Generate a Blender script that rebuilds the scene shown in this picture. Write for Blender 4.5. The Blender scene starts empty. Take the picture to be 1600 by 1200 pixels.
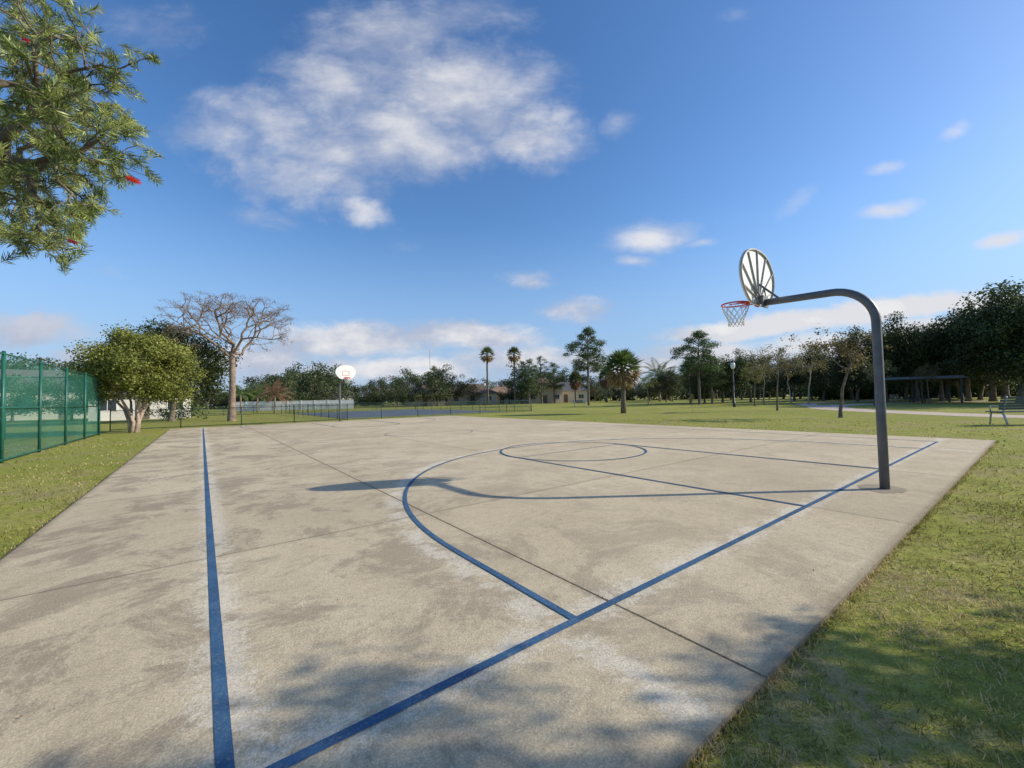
import bpy, math, random
import numpy as np
from mathutils import Vector, Matrix
random.seed(7)
SC=bpy.context.scene
COL=SC.collection
H=1.41; F=637.0
ANG=math.radians(37.3); CA=math.cos(ANG); SA=math.sin(ANG)
def BA(b,a,z=0.0): return (CA*b-SA*a, SA*b+CA*a, z)
def at(bearing,d,z=-0.03): return ((bearing-800)/F*d, d, z)
ROLL=math.radians(1.17); PIT=math.radians(1.99)
def ray(px,py):
    dx=px-800; dy=600-py
    u=dx*math.cos(ROLL)+dy*math.sin(ROLL); v=-dx*math.sin(ROLL)+dy*math.cos(ROLL)
    f=F*math.cos(PIT)-v*math.sin(PIT); up=F*math.sin(PIT)+v*math.cos(PIT)
    return u/f, up/f
# ---------------- node helper
class NT:
    def __init__(s,tree): s.t=tree; s.N=tree.nodes; s.L=tree.links
    def n(s,ty,**kw):
        nd=s.N.new(ty)
        for k,v in kw.items(): setattr(nd,k,v)
        return nd
    def put(s,sock,val):
        if val is None: return
        if isinstance(val,bpy.types.NodeSocket): s.L.new(val,sock)
        else:
            try: sock.default_value=val
            except Exception: sock.default_value=(val[0],val[1],val[2],1.0)
    def m(s,op,a,b=None,c=None,clamp=False):
        nd=s.n('ShaderNodeMath',operation=op,use_clamp=clamp)
        s.put(nd.inputs[0],a); s.put(nd.inputs[1],b); s.put(nd.inputs[2],c)
        return nd.outputs[0]
    def noise(s,vec,scale,detail=4,rough=.55,dist=0,out='Fac'):
        nd=s.n('ShaderNodeTexNoise'); s.put(nd.inputs['Vector'],vec)
        s.put(nd.inputs['Scale'],scale); s.put(nd.inputs['Detail'],detail); s.put(nd.inputs['Roughness'],rough); s.put(nd.inputs['Distortion'],dist)
        return nd.outputs[out]
    def mr(s,v,a,b,c=0.,d=1.,smooth=True):
        nd=s.n('ShaderNodeMapRange'); nd.interpolation_type='SMOOTHSTEP' if smooth else 'LINEAR'
        s.put(nd.inputs[0],v)
        for i,x in enumerate((a,b,c,d)): s.put(nd.inputs[i+1],x)
        return nd.outputs[0]
    def mix(s,f,a,b,blend='MIX'):
        nd=s.n('ShaderNodeMix',data_type='RGBA',blend_type=blend)
        s.put(nd.inputs[0],f)
        for i,v in ((6,a),(7,b)):
            if isinstance(v,bpy.types.NodeSocket): s.L.new(v,nd.inputs[i])
            else: nd.inputs[i].default_value=(v[0],v[1],v[2],1)
        return nd.outputs[2]
    def scalev(s,vec,sc,rot=(0,0,0)):
        nd=s.n('ShaderNodeMapping'); s.put(nd.inputs[0],vec); nd.inputs['Scale'].default_value=sc; nd.inputs['Rotation'].default_value=rot
        return nd.outputs[0]
def mat(name):
    m=bpy.data.materials.new(name); m.use_nodes=True
    m.node_tree.nodes.clear(); return m,NT(m.node_tree)
def finish(T,bs): 
    o=T.n('ShaderNodeOutputMaterial'); T.L.new(bs,o.inputs[0])
def princ(T,col,rough=.6,spec=.3,metal=0,normal=None):
    p=T.n('ShaderNodeBsdfPrincipled'); T.put(p.inputs['Base Color'],col if isinstance(col,bpy.types.NodeSocket) else (*col,1))
    T.put(p.inputs['Roughness'],rough); p.inputs['Specular IOR Level'].default_value=spec; p.inputs['Metallic'].default_value=metal
    if normal is not None: T.L.new(normal,p.inputs['Normal'])
    return p.outputs[0]
def bump(T,h,strength=.3,dist=.01):
    b=T.n('ShaderNodeBump'); b.inputs['Strength'].default_value=strength; b.inputs['Distance'].default_value=dist
    T.L.new(h,b.inputs['Height']); return b.outputs[0]
def objco(T): return T.n('ShaderNodeTexCoord').outputs['Object']
def simple(name,c1,c2,scale=3,rough=.6,spec=.3,metal=0,bs=.15,detail=5):
    m,T=mat(name); co=objco(T); n=T.noise(co,scale,detail,.6)
    c=T.mix(T.mr(n,.3,.7),c1,c2)
    finish(T,princ(T,c,rough,spec,metal,bump(T,T.noise(co,scale*12,4),bs,.01))); return m
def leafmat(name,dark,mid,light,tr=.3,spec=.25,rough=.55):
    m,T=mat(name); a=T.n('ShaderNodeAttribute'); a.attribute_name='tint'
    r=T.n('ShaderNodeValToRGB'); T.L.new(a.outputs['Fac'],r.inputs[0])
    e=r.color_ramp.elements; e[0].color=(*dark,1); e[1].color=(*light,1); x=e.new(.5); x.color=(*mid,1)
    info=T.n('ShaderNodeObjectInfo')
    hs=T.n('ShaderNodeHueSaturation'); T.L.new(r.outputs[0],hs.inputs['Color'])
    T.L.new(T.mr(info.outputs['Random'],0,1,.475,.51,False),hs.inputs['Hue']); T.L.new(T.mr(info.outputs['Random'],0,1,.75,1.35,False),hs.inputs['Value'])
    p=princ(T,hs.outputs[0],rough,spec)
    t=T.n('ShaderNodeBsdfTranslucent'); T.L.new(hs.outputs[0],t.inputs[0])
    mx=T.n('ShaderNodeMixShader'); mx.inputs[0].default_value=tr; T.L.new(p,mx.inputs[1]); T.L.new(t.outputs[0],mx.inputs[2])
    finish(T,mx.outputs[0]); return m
# ---------------- mesh helper
def obj(name,me,parent=None,loc=(0,0,0),rot=0,scale=1):
    o=bpy.data.objects.new(name,me); COL.objects.link(o); o.location=loc; o.rotation_euler=(0,0,rot)
    o.scale=(scale,)*3 if not isinstance(scale,tuple) else scale
    if parent: o.parent=parent
    return o
def tag(o,label=None,cat=None,group=None,kind=None):
    if label:o['label']=label
    if cat:o['category']=cat
    if group:o['group']=group
    if kind:o['kind']=kind
    return o
class MB:
    def __init__(s): s.v=[]; s.f=[]; s.mi=[]
    def face(s,pts,mi=0):
        b=len(s.v); s.v+= [tuple(p) for p in pts]; s.f.append(tuple(range(b,b+len(pts)))); s.mi.append(mi)
    def tube(s,pts,rad,n=6,mi=0,cap=True,closed=False):
        pts=[np.array(p,float) for p in pts]; k=len(pts); b=len(s.v); ref=None
        for i,p in enumerate(pts):
            if closed: t=pts[(i+1)%k]-pts[i-1]
            else: t=pts[min(i+1,k-1)]-pts[max(i-1,0)]
            t=t/(np.linalg.norm(t)+1e-9)
            if ref is None: ref=np.array([1.,0,0]) if abs(t[0])<.8 else np.array([0,1.,0])
            x=ref-t*ref.dot(t); x/=np.linalg.norm(x)+1e-9; y=np.cross(t,x); ref=x
            r=rad[i] if hasattr(rad,'__len__') else rad
            for j in range(n):
                a=2*math.pi*j/n; s.v.append(tuple(p+r*(math.cos(a)*x+math.sin(a)*y)))
        for i in range(k if closed else k-1):
            i2=(i+1)%k
            for j in range(n):
                s.f.append((b+i*n+j,b+i*n+(j+1)%n,b+i2*n+(j+1)%n,b+i2*n+j)); s.mi.append(mi)
        if cap and not closed:
            s.f.append(tuple(b+j for j in range(n))[::-1]); s.mi.append(mi)
            s.f.append(tuple(b+(k-1)*n+j for j in range(n))); s.mi.append(mi)
    def box(s,c,sz,mi=0,rz=0):
        b=len(s.v); x,y,z=[q/2 for q in sz]; cc,ss=math.cos(rz),math.sin(rz)
        for dz in(-z,z):
            for dx,dy in((-x,-y),(x,-y),(x,y),(-x,y)): s.v.append((c[0]+dx*cc-dy*ss,c[1]+dx*ss+dy*cc,c[2]+dz))
        for q in((3,2,1,0),(4,5,6,7),(0,1,5,4),(1,2,6,5),(2,3,7,6),(3,0,4,7)): s.f.append(tuple(b+i for i in q)); s.mi.append(mi)
    def mesh(s,name,mats,smooth=False):
        me=bpy.data.meshes.new(name); me.from_pydata(s.v,[],s.f)
        for m in (mats if isinstance(mats,list) else [mats]): me.materials.append(m)
        me.polygons.foreach_set('material_index',s.mi)
        me.polygons.foreach_set('use_smooth',[smooth]*len(s.f)); me.update(); return me
def quadmesh(name,V,tint,m):
    V=np.ascontiguousarray(V,dtype=np.float32); n=V.shape[0]
    me=bpy.data.meshes.new(name); me.vertices.add(n*4); me.vertices.foreach_set('co',V.ravel())
    me.loops.add(n*4); me.loops.foreach_set('vertex_index',np.arange(n*4,dtype=np.int32))
    me.polygons.add(n); me.polygons.foreach_set('loop_start',np.arange(n,dtype=np.int32)*4)
    me.update(calc_edges=True); a=me.attributes.new('tint','FLOAT','FACE'); a.data.foreach_set('value',np.clip(tint,0,1).astype(np.float32))
    me.materials.append(m); return me
def unit(a): return a/(np.linalg.norm(a,axis=-1,keepdims=True)+1e-9)
def leaves(C,Nrm,size,aspect,rng,tdir=None):
    n=len(C); T=rng.normal(size=(n,3)) if tdir is None else tdir
    T=unit(T-Nrm*(T*Nrm).sum(1,keepdims=True)) if tdir is None else unit(T)
    B=unit(np.cross(Nrm,T)); s=np.asarray(size).reshape(-1,1); w=s*aspect
    return np.stack([C-T*s*.5, C+B*w*.5, C+T*s*.5, C-B*w*.5],axis=1)
# ---------------- tree machinery
def crownquads(clumps,n_per,size,aspect,rng,flat=.75,outward=.9,fill=.45):
    Q=[];Ti=[]
    for c,R in clumps:
        n=max(8,int(n_per*(R**2)))
        d=unit(rng.normal(size=(n,3))); r=R*(fill+(1-fill)*rng.random((n,1))**.5)*(1+.22*rng.normal(size=(n,1)))
        P=np.array(c)+d*r*np.array([1,1,flat])
        Nn=unit(d*outward+rng.normal(size=(n,3))*.55+np.array([0,0,.25]))
        Q.append(leaves(P,Nn,size*rng.uniform(.6,1.35,n),aspect,rng))
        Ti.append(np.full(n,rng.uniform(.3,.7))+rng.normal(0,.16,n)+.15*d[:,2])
    return np.concatenate(Q),np.concatenate(Ti)
def branch(mb,p,T,tip,rng,sides=5,frac=.45,jit=.07,exp=.5,tips=None,minr=.0):
    n=len(T); r=max(tip*n**exp,minr); p=np.array(p,float)
    if n==1:
        m=(p+T[0])/2+rng.normal(0,jit,3)*np.linalg.norm(T[0]-p); mb.tube([p,m,T[0]],[r,r*.8,r*.45],sides,cap=False)
        if tips is not None: tips.append((T[0],unit(T[0]-m)))
        return
    mean=T.mean(0); L=np.linalg.norm(mean-p); q=p+(mean-p)*frac+rng.normal(0,jit,3)*L
    m=(p+q)/2+rng.normal(0,jit*.6,3)*L
    i=rng.integers(n); i=np.argmax(((T-T[i])**2).sum(1)); j=np.argmax(((T-T[i])**2).sum(1))
    k=((T-T[i])**2).sum(1)<((T-T[j])**2).sum(1)
    if k.all() or (~k).all(): k=np.arange(n)<max(1,n//2)
    r2=max(tip*max(k.sum(),(~k).sum())**exp,minr); mb.tube([p,m,q],[r,(r+r2)/2,r2],sides,cap=False)
    branch(mb,q,T[k],tip,rng,sides,frac,jit,exp,tips,minr); branch(mb,q,T[~k],tip,rng,sides,frac,jit,exp,tips,minr)
def ellclumps(n,c,rx,rz,Rr,rng,low=-.5,shell=.6):
    out=[]
    while len(out)<n:
        d=unit(rng.normal(size=3)); 
        if d[2]<low: continue
        r=shell+(1-shell)*rng.random(); r*=rng.uniform(.82,1.08)
        out.append((np.array([c[0]+d[0]*rx*r,c[1]+d[1]*rx*r,c[2]+d[2]*rz*r]),rng.uniform(*Rr)))
    return out
def maketree(seed,h,rx,trunkh,tr,ncl,Rr,n_per,ls,bark,leaf,low=-.5,shell=.6,aspect=.55,fill=.45,multi=0,lobes=0,cone=None):
    rng=np.random.default_rng(seed); rz=(h-trunkh)*.5; cz=trunkh+rz
    cl=ellclumps(ncl,(0,0,cz),rx-Rr[0]*.6,rz-Rr[0]*.5,Rr,rng,low,shell)
    if lobes:
        ph=rng.uniform(0,6.28,6); c2=[]
        for c,Rr_ in cl:
            a=math.atan2(c[1],c[0]); e=(c[2]-cz)/rz
            k=1+lobes*(math.sin(2*a+ph[0])+.8*math.sin(3*a+ph[1]+2*e)+.7*math.sin(4*e+ph[2]+a))
            c2.append((np.array([c[0]*k,c[1]*k,cz+(c[2]-cz)*(k if e>0 else 1)]),Rr_))
        cl=c2
    if cone is not None:
        cl=[]
        for i in range(ncl):
            f=(i+.5)/ncl; f=f**1.35; z=trunkh+(h-trunkh)*f; rr=rx*(1-cone*f)*math.sqrt(rng.uniform(.05,1)); a=rng.uniform(0,6.28)
            cl.append((np.array([rr*math.cos(a),rr*math.sin(a),z]),rng.uniform(*Rr)))
    mb=MB(); T=np.array([c for c,_ in cl])
    if multi:
        ang=np.arctan2(T[:,1],T[:,0]); idx=((ang+math.pi)/(2*math.pi)*multi).astype(int)%multi
        for k in range(multi):
            a=-math.pi+(k+.5)*2*math.pi/multi; tt=T[idx==k]
            p0=np.array([.14*math.cos(a),.14*math.sin(a),-.1]); p1=np.array([.2*math.cos(a+.6),.2*math.sin(a+.6),trunkh*.6]); p2=np.array([.4*math.cos(a),.4*math.sin(a),trunkh*1.35])
            mb.tube([p0,p1,p2],[tr,tr*.8,tr*.65],7)
            if len(tt): branch(mb,p2,tt,tr*.6/max(len(tt),1)**.5,rng,5)
    else:
        k=rng.normal(0,.05*trunkh,2); top=np.array([k[0],k[1],trunkh*1.05])
        mb.tube([(0,0,-.15),(0,0,.25*trunkh),(k[0]*.6,k[1]*.6,trunkh*.6),top],[tr*1.5,tr*1.05,tr*.9,tr*.8],8,cap=False)
        branch(mb,top,T,tr*.8/ncl**.5,rng,5)
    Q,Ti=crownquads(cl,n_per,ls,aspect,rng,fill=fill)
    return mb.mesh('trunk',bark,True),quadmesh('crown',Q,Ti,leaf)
def place(kind,ms,loc,scale,rot,label,cat='tree',group=None,parts=('trunk','crown')):
    e=bpy.data.objects.new(kind,None); COL.objects.link(e); e.location=loc; e.rotation_euler=(0,0,rot)
    e.scale=(scale,)*3 if not isinstance(scale,tuple) else scale
    e.empty_display_size=.3
    for nm,m in zip(parts,ms): obj(nm,m,e)
    tag(e,label,cat,group); return e
# ---------------- materials
bark=simple('bark_grey_brown',(.10,.08,.06),(.24,.195,.15),6,.9,.1,bs=.6)
barkpale=simple('bark_pale',(.30,.23,.18),(.48,.38,.3),5,.9,.1,bs=.6)
barkpink=simple('bark_pinkish',(.17,.12,.09),(.34,.25,.19),4,.9,.1,bs=.6)
oakleaf=leafmat('oak_foliage',(.018,.026,.011),(.045,.06,.022),(.11,.125,.045),.25)
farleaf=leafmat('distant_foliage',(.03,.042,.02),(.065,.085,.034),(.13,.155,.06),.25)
pineleaf=leafmat('pine_needles',(.03,.055,.018),(.07,.11,.035),(.14,.19,.06),.3)
bushleaf=leafmat('bush_foliage',(.055,.07,.014),(.15,.165,.032),(.32,.32,.075),.3)
darkleaf=leafmat('dark_foliage',(.018,.034,.009),(.042,.07,.018),(.10,.14,.035),.25)
yleaf=leafmat('yellow_green_foliage',(.10,.11,.03),(.22,.23,.06),(.36,.36,.10),.4)
brownleaf=leafmat('brown_needles',(.11,.075,.045),(.21,.145,.09),(.34,.24,.15),.3)
olive=leafmat('olive_foliage',(.08,.08,.03),(.17,.155,.055),(.3,.26,.1),.4)
palmleaf=leafmat('palm_fronds',(.035,.06,.018),(.10,.14,.04),(.2,.24,.08),.3)
palmdead=leafmat('dead_palm_fronds',(.14,.09,.04),(.27,.18,.085),(.42,.3,.16),.3)
bottleleaf=leafmat('bottlebrush_leaves',(.035,.06,.012),(.13,.165,.032),(.46,.46,.14),.36,.5,.38)
redmat=leafmat('red_bottlebrush_filaments',(.40,.01,.012),(.55,.02,.02),(.7,.06,.05),.3)
white=simple('white_paint',(.70,.68,.64),(.78,.76,.72),2,.5)
# ---------------- ground
def ground_mat():
    m,T=mat('lawn'); co=objco(T)
    n1=T.noise(co,.12,5,.6); n2=T.noise(co,.8,6,.65); n3=T.noise(co,9,5,.65); n4=T.noise(co,70,3,.7); n0=T.noise(co,.035,4,.6)
    c=T.mix(T.mr(n1,.35,.65),(.39,.42,.06),(.54,.51,.105))
    c=T.mix(T.mr(n2,.42,.7),c,(.34,.36,.055))
    c=T.mix(T.m('MULTIPLY',T.mr(n0,.45,.65),.5),c,(.30,.34,.06))
    c=T.mix(T.m('MULTIPLY',T.mr(n2,.54,.36),T.mr(n3,.38,.55)),c,(.44,.35,.17))
    c=T.mix(T.mr(n3,.35,.7),T.mix(.5,c,(.12,.115,.035)),c)
    c=T.mix(T.mr(n4,.3,.6),T.mix(.5,c,(.11,.085,.04)),c)
    h=T.m('ADD',T.m('MULTIPLY',n4,.5),n3)
    finish(T,princ(T,c,.9,.1,0,bump(T,h,.7,.05))); return m
mb=MB(); R=900
mb.face([(-R,-R,0),(R,-R,0),(R,R,0),(-R,R,0)])
g=obj('ground',mb.mesh('ground',ground_mat()),loc=(0,0,-.03)); tag(g,'mown green lawn of a park',kind='structure',cat='lawn')
# ---------------- concrete slab
B0,B1,A0,A1=-1.49,17.13,.9,31.5
LA=1.86; LFAR=30.5; CB=7.82
def conc_mat():
    m,T=mat('court_concrete'); co=objco(T)
    sp=T.n('ShaderNodeSeparateXYZ'); T.L.new(co,sp.inputs[0]); B,A=sp.outputs[0],sp.outputs[1]
    n1=T.noise(co,.35,5,.6,.4); n2=T.noise(co,1.6,10,.76,.4); n3=T.noise(co,13,8,.8); n4=T.noise(co,85,4,.85); n5=T.noise(co,.9,12,.78,.5); n6=T.noise(co,34,6,.8)
    c=T.mix(T.mr(n1,.35,.65),(.69,.545,.345),(.79,.645,.42))
    c=T.mix(T.m('MULTIPLY',T.mr(n2,.45,.64),.46),c,(.48,.375,.24))
    left=T.mr(B,7.5,-.3,.14,1.)
    st=T.m('MULTIPLY',T.mr(n5,.48,.57),left)
    c=T.mix(T.m('MULTIPLY',st,.68),c,(.29,.225,.155))
    c=T.mix(T.m('MULTIPLY',T.mr(n3,.47,.63),.36),c,(.36,.285,.19))
    d1=T.m('ABSOLUTE',T.m('SUBTRACT',A,LA+.03)); d2=T.m('ABSOLUTE',T.m('SUBTRACT',B,.10))
    da=T.m('MAXIMUM',T.m('SUBTRACT',A,3.4),0); rb=T.m('SUBTRACT',B,CB)
    rr=T.m('SQRT',T.m('ADD',T.m('MULTIPLY',da,da),T.m('MULTIPLY',rb,rb))); d3=T.m('ABSOLUTE',T.m('SUBTRACT',rr,6.08))
    dm=T.m('MINIMUM',T.m('MINIMUM',T.m('MULTIPLY',d1,1.05),d2),T.m('MULTIPLY',d3,1.2))
    scr=T.noise(T.scalev(co,(18,18,1)),1.,10,.9,.3); scr2=T.noise(co,2.6,6,.7)
    halo=T.m('MULTIPLY',T.mr(T.m('ADD',dm,T.m('MULTIPLY',T.m('SUBTRACT',scr,.5),1.1)),.165,.07),T.mr(scr2,.42,.52,.05,1.))
    c=T.mix(T.m('MULTIPLY',halo,.66),c,(.92,.82,.65))
    scn=T.noise(T.scalev(co,(3,14,1),(0,0,.5)),1,10,.85); c=T.mix(T.m('MULTIPLY',T.mr(scn,.55,.64),.32),c,(.86,.75,.57))
    cellB=T.m('DIVIDE',T.m('SUBTRACT',B,B0),3.724); cellA=T.m('DIVIDE',T.m('SUBTRACT',A,A0),3.825)
    wn=T.n('ShaderNodeTexWhiteNoise',noise_dimensions='2D'); cb=T.n('ShaderNodeCombineXYZ')
    T.L.new(T.m('FLOOR',cellB),cb.inputs[0]); T.L.new(T.m('FLOOR',cellA),cb.inputs[1]); T.L.new(cb.outputs[0],wn.inputs['Vector'])
    v=T.mr(wn.outputs['Value'],0,1,.92,1.04,False)
    hs=T.n('ShaderNodeHueSaturation'); T.L.new(c,hs.inputs['Color']); T.L.new(v,hs.inputs['Value']); c=hs.outputs[0]
    def jd(cell,w):
        f=T.m('FRACT',cell); return T.m('MULTIPLY',T.m('MINIMUM',f,T.m('SUBTRACT',1,f)),w)
    wob=T.m('MULTIPLY',T.m('SUBTRACT',T.noise(co,18,3),.5),.008)
    strong=T.m('LESS_THAN',T.m('ABSOLUTE',T.m('SUBTRACT',B,2.234)),.3)
    jb=T.m('ADD',jd(cellB,3.724),wob); ja=T.m('ADD',jd(cellA,3.825),wob)
    jm=T.m('MAXIMUM',T.m('MULTIPLY',T.mr(jb,.012,.006),T.m('MULTIPLY_ADD',strong,.5,.45)),T.m('MULTIPLY',T.mr(ja,.010,.005),.6))
    jh=T.mr(T.m('MINIMUM',jb,ja),.09,.01)
    c=T.mix(T.m('MULTIPLY',jh,T.m('MULTIPLY',n2,.4)),c,(.31,.24,.165))
    c=T.mix(jm,c,(.06,.046,.032))
    c=T.mix(T.m('MULTIPLY',T.mr(n6,.46,.61),.30),c,(.34,.27,.18))
    c=T.mix(T.m('MULTIPLY',T.mr(n4,.44,.59),.44),c,(.30,.235,.16))
    c=T.mix(T.m('MULTIPLY',T.mr(n4,.48,.34),.35),c,(.95,.84,.66))
    eb=T.m('MINIMUM',T.m('SUBTRACT',B,B0),T.m('SUBTRACT',A,A0)); 
    c=T.mix(T.m('MULTIPLY',T.mr(T.m('ADD',eb,T.m('MULTIPLY',T.m('SUBTRACT',n3,.5),.2)),.09,.0),.5),c,(.25,.2,.13))
    h=T.m('ADD',T.m('ADD',T.m('MULTIPLY',n4,.8),T.m('MULTIPLY',n6,.6)),T.m('ADD',T.m('MULTIPLY',n3,.7),T.m('MULTIPLY',jm,-2.5)))
    finish(T,princ(T,c,.88,.12,0,bump(T,h,.8,.008))); return m
conc=conc_mat()
mb=MB(); mb.box(((B0+B1)/2,(A0+A1)/2,-.06),(B1-B0,A1-A0,.12))
o=obj('basketball_court_slab',mb.mesh('slab',conc),rot=ANG); tag(o,'weathered tan concrete basketball court with joints',kind='structure',cat='court')
def paint_mat():
    m,T=mat('blue_line_paint'); co=objco(T)
    n=T.noise(co,70,7,.8); n2=T.noise(co,3,5,.65); n3=T.noise(co,9,5,.7)
    c=T.mix(T.mr(n2,.3,.7),(.03,.085,.17),(.055,.14,.25))
    c=T.mix(T.m('MULTIPLY',T.mr(n,.5,.64),T.mr(n3,.35,.7,.2,.8)),c,(.34,.32,.27))
    finish(T,princ(T,c,.8,.15,0,bump(T,T.noise(co,85,4,.85),.7,.006))); return m
paint=paint_mat()
def strip(pts,w,z,closed=False):
    P=np.array(pts,float); n=len(P)
    if closed: t=np.roll(P,-1,0)-np.roll(P,1,0)
    else:
        t=np.empty_like(P); t[1:-1]=P[2:]-P[:-2]; t[0]=P[1]-P[0]; t[-1]=P[-1]-P[-2]
    t=unit(t); nn=np.stack([-t[:,1],t[:,0]],1); mb=MB()
    L=P+nn*w/2; Rr=P-nn*w/2
    for i in range(n if closed else n-1):
        k=(i+1)%n; mb.face([(Rr[i][0],Rr[i][1],z),(Rr[k][0],Rr[k][1],z),(L[k][0],L[k][1],z),(L[i][0],L[i][1],z)])
    return mb
def line(pts,z,w=.055,closed=False,m=None,nm='court_line'):
    o=obj(nm,strip(pts,w,z,closed).mesh('line',m or paint),rot=ANG); tag(o,'blue painted line on the concrete court',kind='structure',cat='court line'); return o
def arc(cx,cy,r,a0,a1,n=64): return [(cx+r*math.cos(math.radians(a0+(a1-a0)*i/n)),cy+r*math.sin(math.radians(a0+(a1-a0)*i/n))) for i in range(n+1)]
SB0,SB1=.08,15.8
line([(SB0,1.4),(SB0,LFAR)],.003,.06); line([(SB1,LA),(SB1,LFAR)],.003,.05)
line([(-.2,LA),(SB1,LA)],.0045,.058); line([(SB0,LFAR),(SB1,LFAR)],.0045)
for s,base in((1,LA),(-1,LFAR)):
    c=base+s*1.55
    a=arc(CB,0,5.93,180,0); pts=[(x,c+s*y) for x,y in a]
    line([(CB-5.93,base)]+pts+[(CB+5.93,base)],.006,.055)
    line([(CB-1.88,base),(CB-1.88,base+s*6.25)],.0075,.05); line([(CB+1.92,base),(CB+1.92,base+s*6.0)],.0075,.07)
    line([(CB-1.85,base+s*5.79),(CB+1.85,base+s*5.79)],.009,.025)
    line(arc(CB,base+s*5.85,1.88,0,360)[:-1],.0105,.05,True)
line([(SB0,(LA+LFAR)/2),(SB1,(LA+LFAR)/2)],.0075,.02); line(arc(CB,(LA+LFAR)/2,1.83,0,360)[:-1],.009,.025,True)
foot=simple('footing_concrete',(.28,.23,.16),(.44,.36,.26),9,.9,.1,bs=.5)
for b,a in((7.8,1.5),(7.9,31.0)):
    mb=MB(); rng=np.random.default_rng(int(a)); ring=[(.30*(1+.1*rng.normal())*math.cos(t),.27*(1+.1*rng.normal())*math.sin(t),0) for t in np.linspace(0,2*math.pi,28,endpoint=False)]
    mb.face(ring); o=obj('concrete_footing',mb.mesh('footing',foot),loc=BA(b,a,.004),rot=ANG); tag(o,'rough darker concrete patch around a pole',kind='structure',cat='footing')
# ---------------- grass blades
def grass():
    rng=np.random.default_rng(3); Ps=[];Ls=[];Ws=[]
    def keep(P,mar=0.0):
        b=CA*P[:,0]+SA*P[:,1]; a=-SA*P[:,0]+CA*P[:,1]
        return ~((b>B0+mar)&(b<B1-mar)&(a>A0+mar)&(a<A1-mar))
    for r0,r1,dens,ln,w,az in((.8,2.2,8000,.023,.0048,72),(2.2,4.5,7500,.023,.005,62),(4.5,8,2600,.026,.008,58),(8,15,420,.032,.015,56),(15,26,50,.035,.03,55)):
        azr=math.radians(az); n=int(dens*azr*(r1*r1-r0*r0)); th=rng.uniform(-azr,azr,n); r=np.sqrt(rng.uniform(r0*r0,r1*r1,n))
        P=np.stack([r*np.sin(th),r*np.cos(th)],1); P=P[keep(P,.012)]
        cl=np.sin(P[:,0]*3.1+np.sin(P[:,1]*2.3))*np.sin(P[:,1]*3.7+1.3*np.sin(P[:,0]*1.9))
        cl2=np.sin(P[:,0]*17+2*np.sin(P[:,1]*13))*np.sin(P[:,1]*19+2*np.sin(P[:,0]*11))
        P=P[rng.random(len(P))<.5+.35*cl+.42*cl2[:]]
        Ps.append(P);Ls.append(np.full(len(P),ln)*rng.uniform(.5,1.8,len(P)));Ws.append(np.full(len(P),w)*rng.uniform(.7,1.3,len(P)))
    for (b0,a0,b1,a1,n) in((1.0,A0,17.2,A0,5500),(B0,4,B0,31.5,5000)):
        t=rng.random(n)**1.8; off=rng.normal(0,.02,n)-.012
        b=b0+(b1-b0)*t; a=a0+(a1-a0)*t
        if b0==b1: b=b+off
        else: a=a+off
        P=np.stack([CA*b-SA*a,SA*b+CA*a],1); Ps.append(P); Ls.append(rng.uniform(.02,.05,n)); Ws.append(.006+.006*t)
    P=np.concatenate(Ps);Lg=np.concatenate(Ls)[:,None];W=np.concatenate(Ws)[:,None]; n=len(P)
    base=np.concatenate([P,np.full((n,1),-.032)],1); ph=rng.uniform(0,2*math.pi,n); lean=rng.uniform(.35,1.52,n)[:,None]
    d=np.stack([np.cos(ph),np.sin(ph),np.zeros(n)],1); side=np.stack([-np.sin(ph),np.cos(ph),np.zeros(n)],1)
    tip=base+(d*np.sin(lean)+np.array([0,0,1])*np.cos(lean))*Lg
    V=np.stack([base-side*W/2,base+side*W/2,tip+side*W*.2,tip-side*W*.2],1)
    patch=.52+.24*np.sin(P[:,0]*1.3+2*np.sin(P[:,1]*.9))*np.sin(P[:,1]*1.7)+.24*np.sin(P[:,0]*5.3+2*np.sin(P[:,1]*4.1))*np.sin(P[:,1]*6.1+P[:,0])
    ti=patch+rng.normal(0,.28,n); print('grass',n)
    m=leafmat('grass_blades',(.11,.115,.028),(.31,.29,.065),(.64,.49,.26),.35,.1)
    o=obj('grass',quadmesh('grass',V,ti,m)); tag(o,'short mown grass blades beside the court','grass',kind='stuff')
grass()
def weeds():
    rng=np.random.default_rng(9); C=[]
    for a0,n in((1.35,14),(1.7,10),(1.95,26),(2.6,4)):
        for i in range(n): C.append(BA(2.234+rng.normal(0,.006),a0+rng.normal(0,.05),0))
    for i in range(40): C.append(BA(2.234+rng.normal(0,.005),rng.uniform(.95,5),0))
    C=np.array(C); n=len(C); ph=rng.uniform(0,6.28,n); ln=rng.uniform(.4,1.2,n)[:,None]
    d=np.stack([np.cos(ph)*np.sin(ln[:,0]),np.sin(ph)*np.sin(ln[:,0]),np.cos(ln[:,0])],1); L=rng.uniform(.01,.022,n)
    N=unit(np.cross(d,rng.normal(size=(n,3)))); V=leaves(C+d*L[:,None]*.5,N,L,.25,rng,tdir=d)
    o=obj('weeds',quadmesh('weeds',V,rng.uniform(0,.5,n),olive)); tag(o,'small weeds growing in a concrete joint','weeds',kind='stuff')
    n=260; b=rng.uniform(-1.4,12,n); a=rng.uniform(1,14,n)**1; C=np.array([BA(x,y,.006) for x,y in zip(b,a)])
    N=unit(np.array([0,0,1.])+rng.normal(0,.25,(n,3))); V=leaves(C+[0,0,.004],N,rng.uniform(.01,.026,n),.4,rng)
    o=obj('fallen_leaves',quadmesh('fallen_leaves',V,rng.uniform(0,1,n),palmdead)); tag(o,'tiny dry leaves scattered on concrete','leaves',kind='stuff')
weeds()
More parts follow.
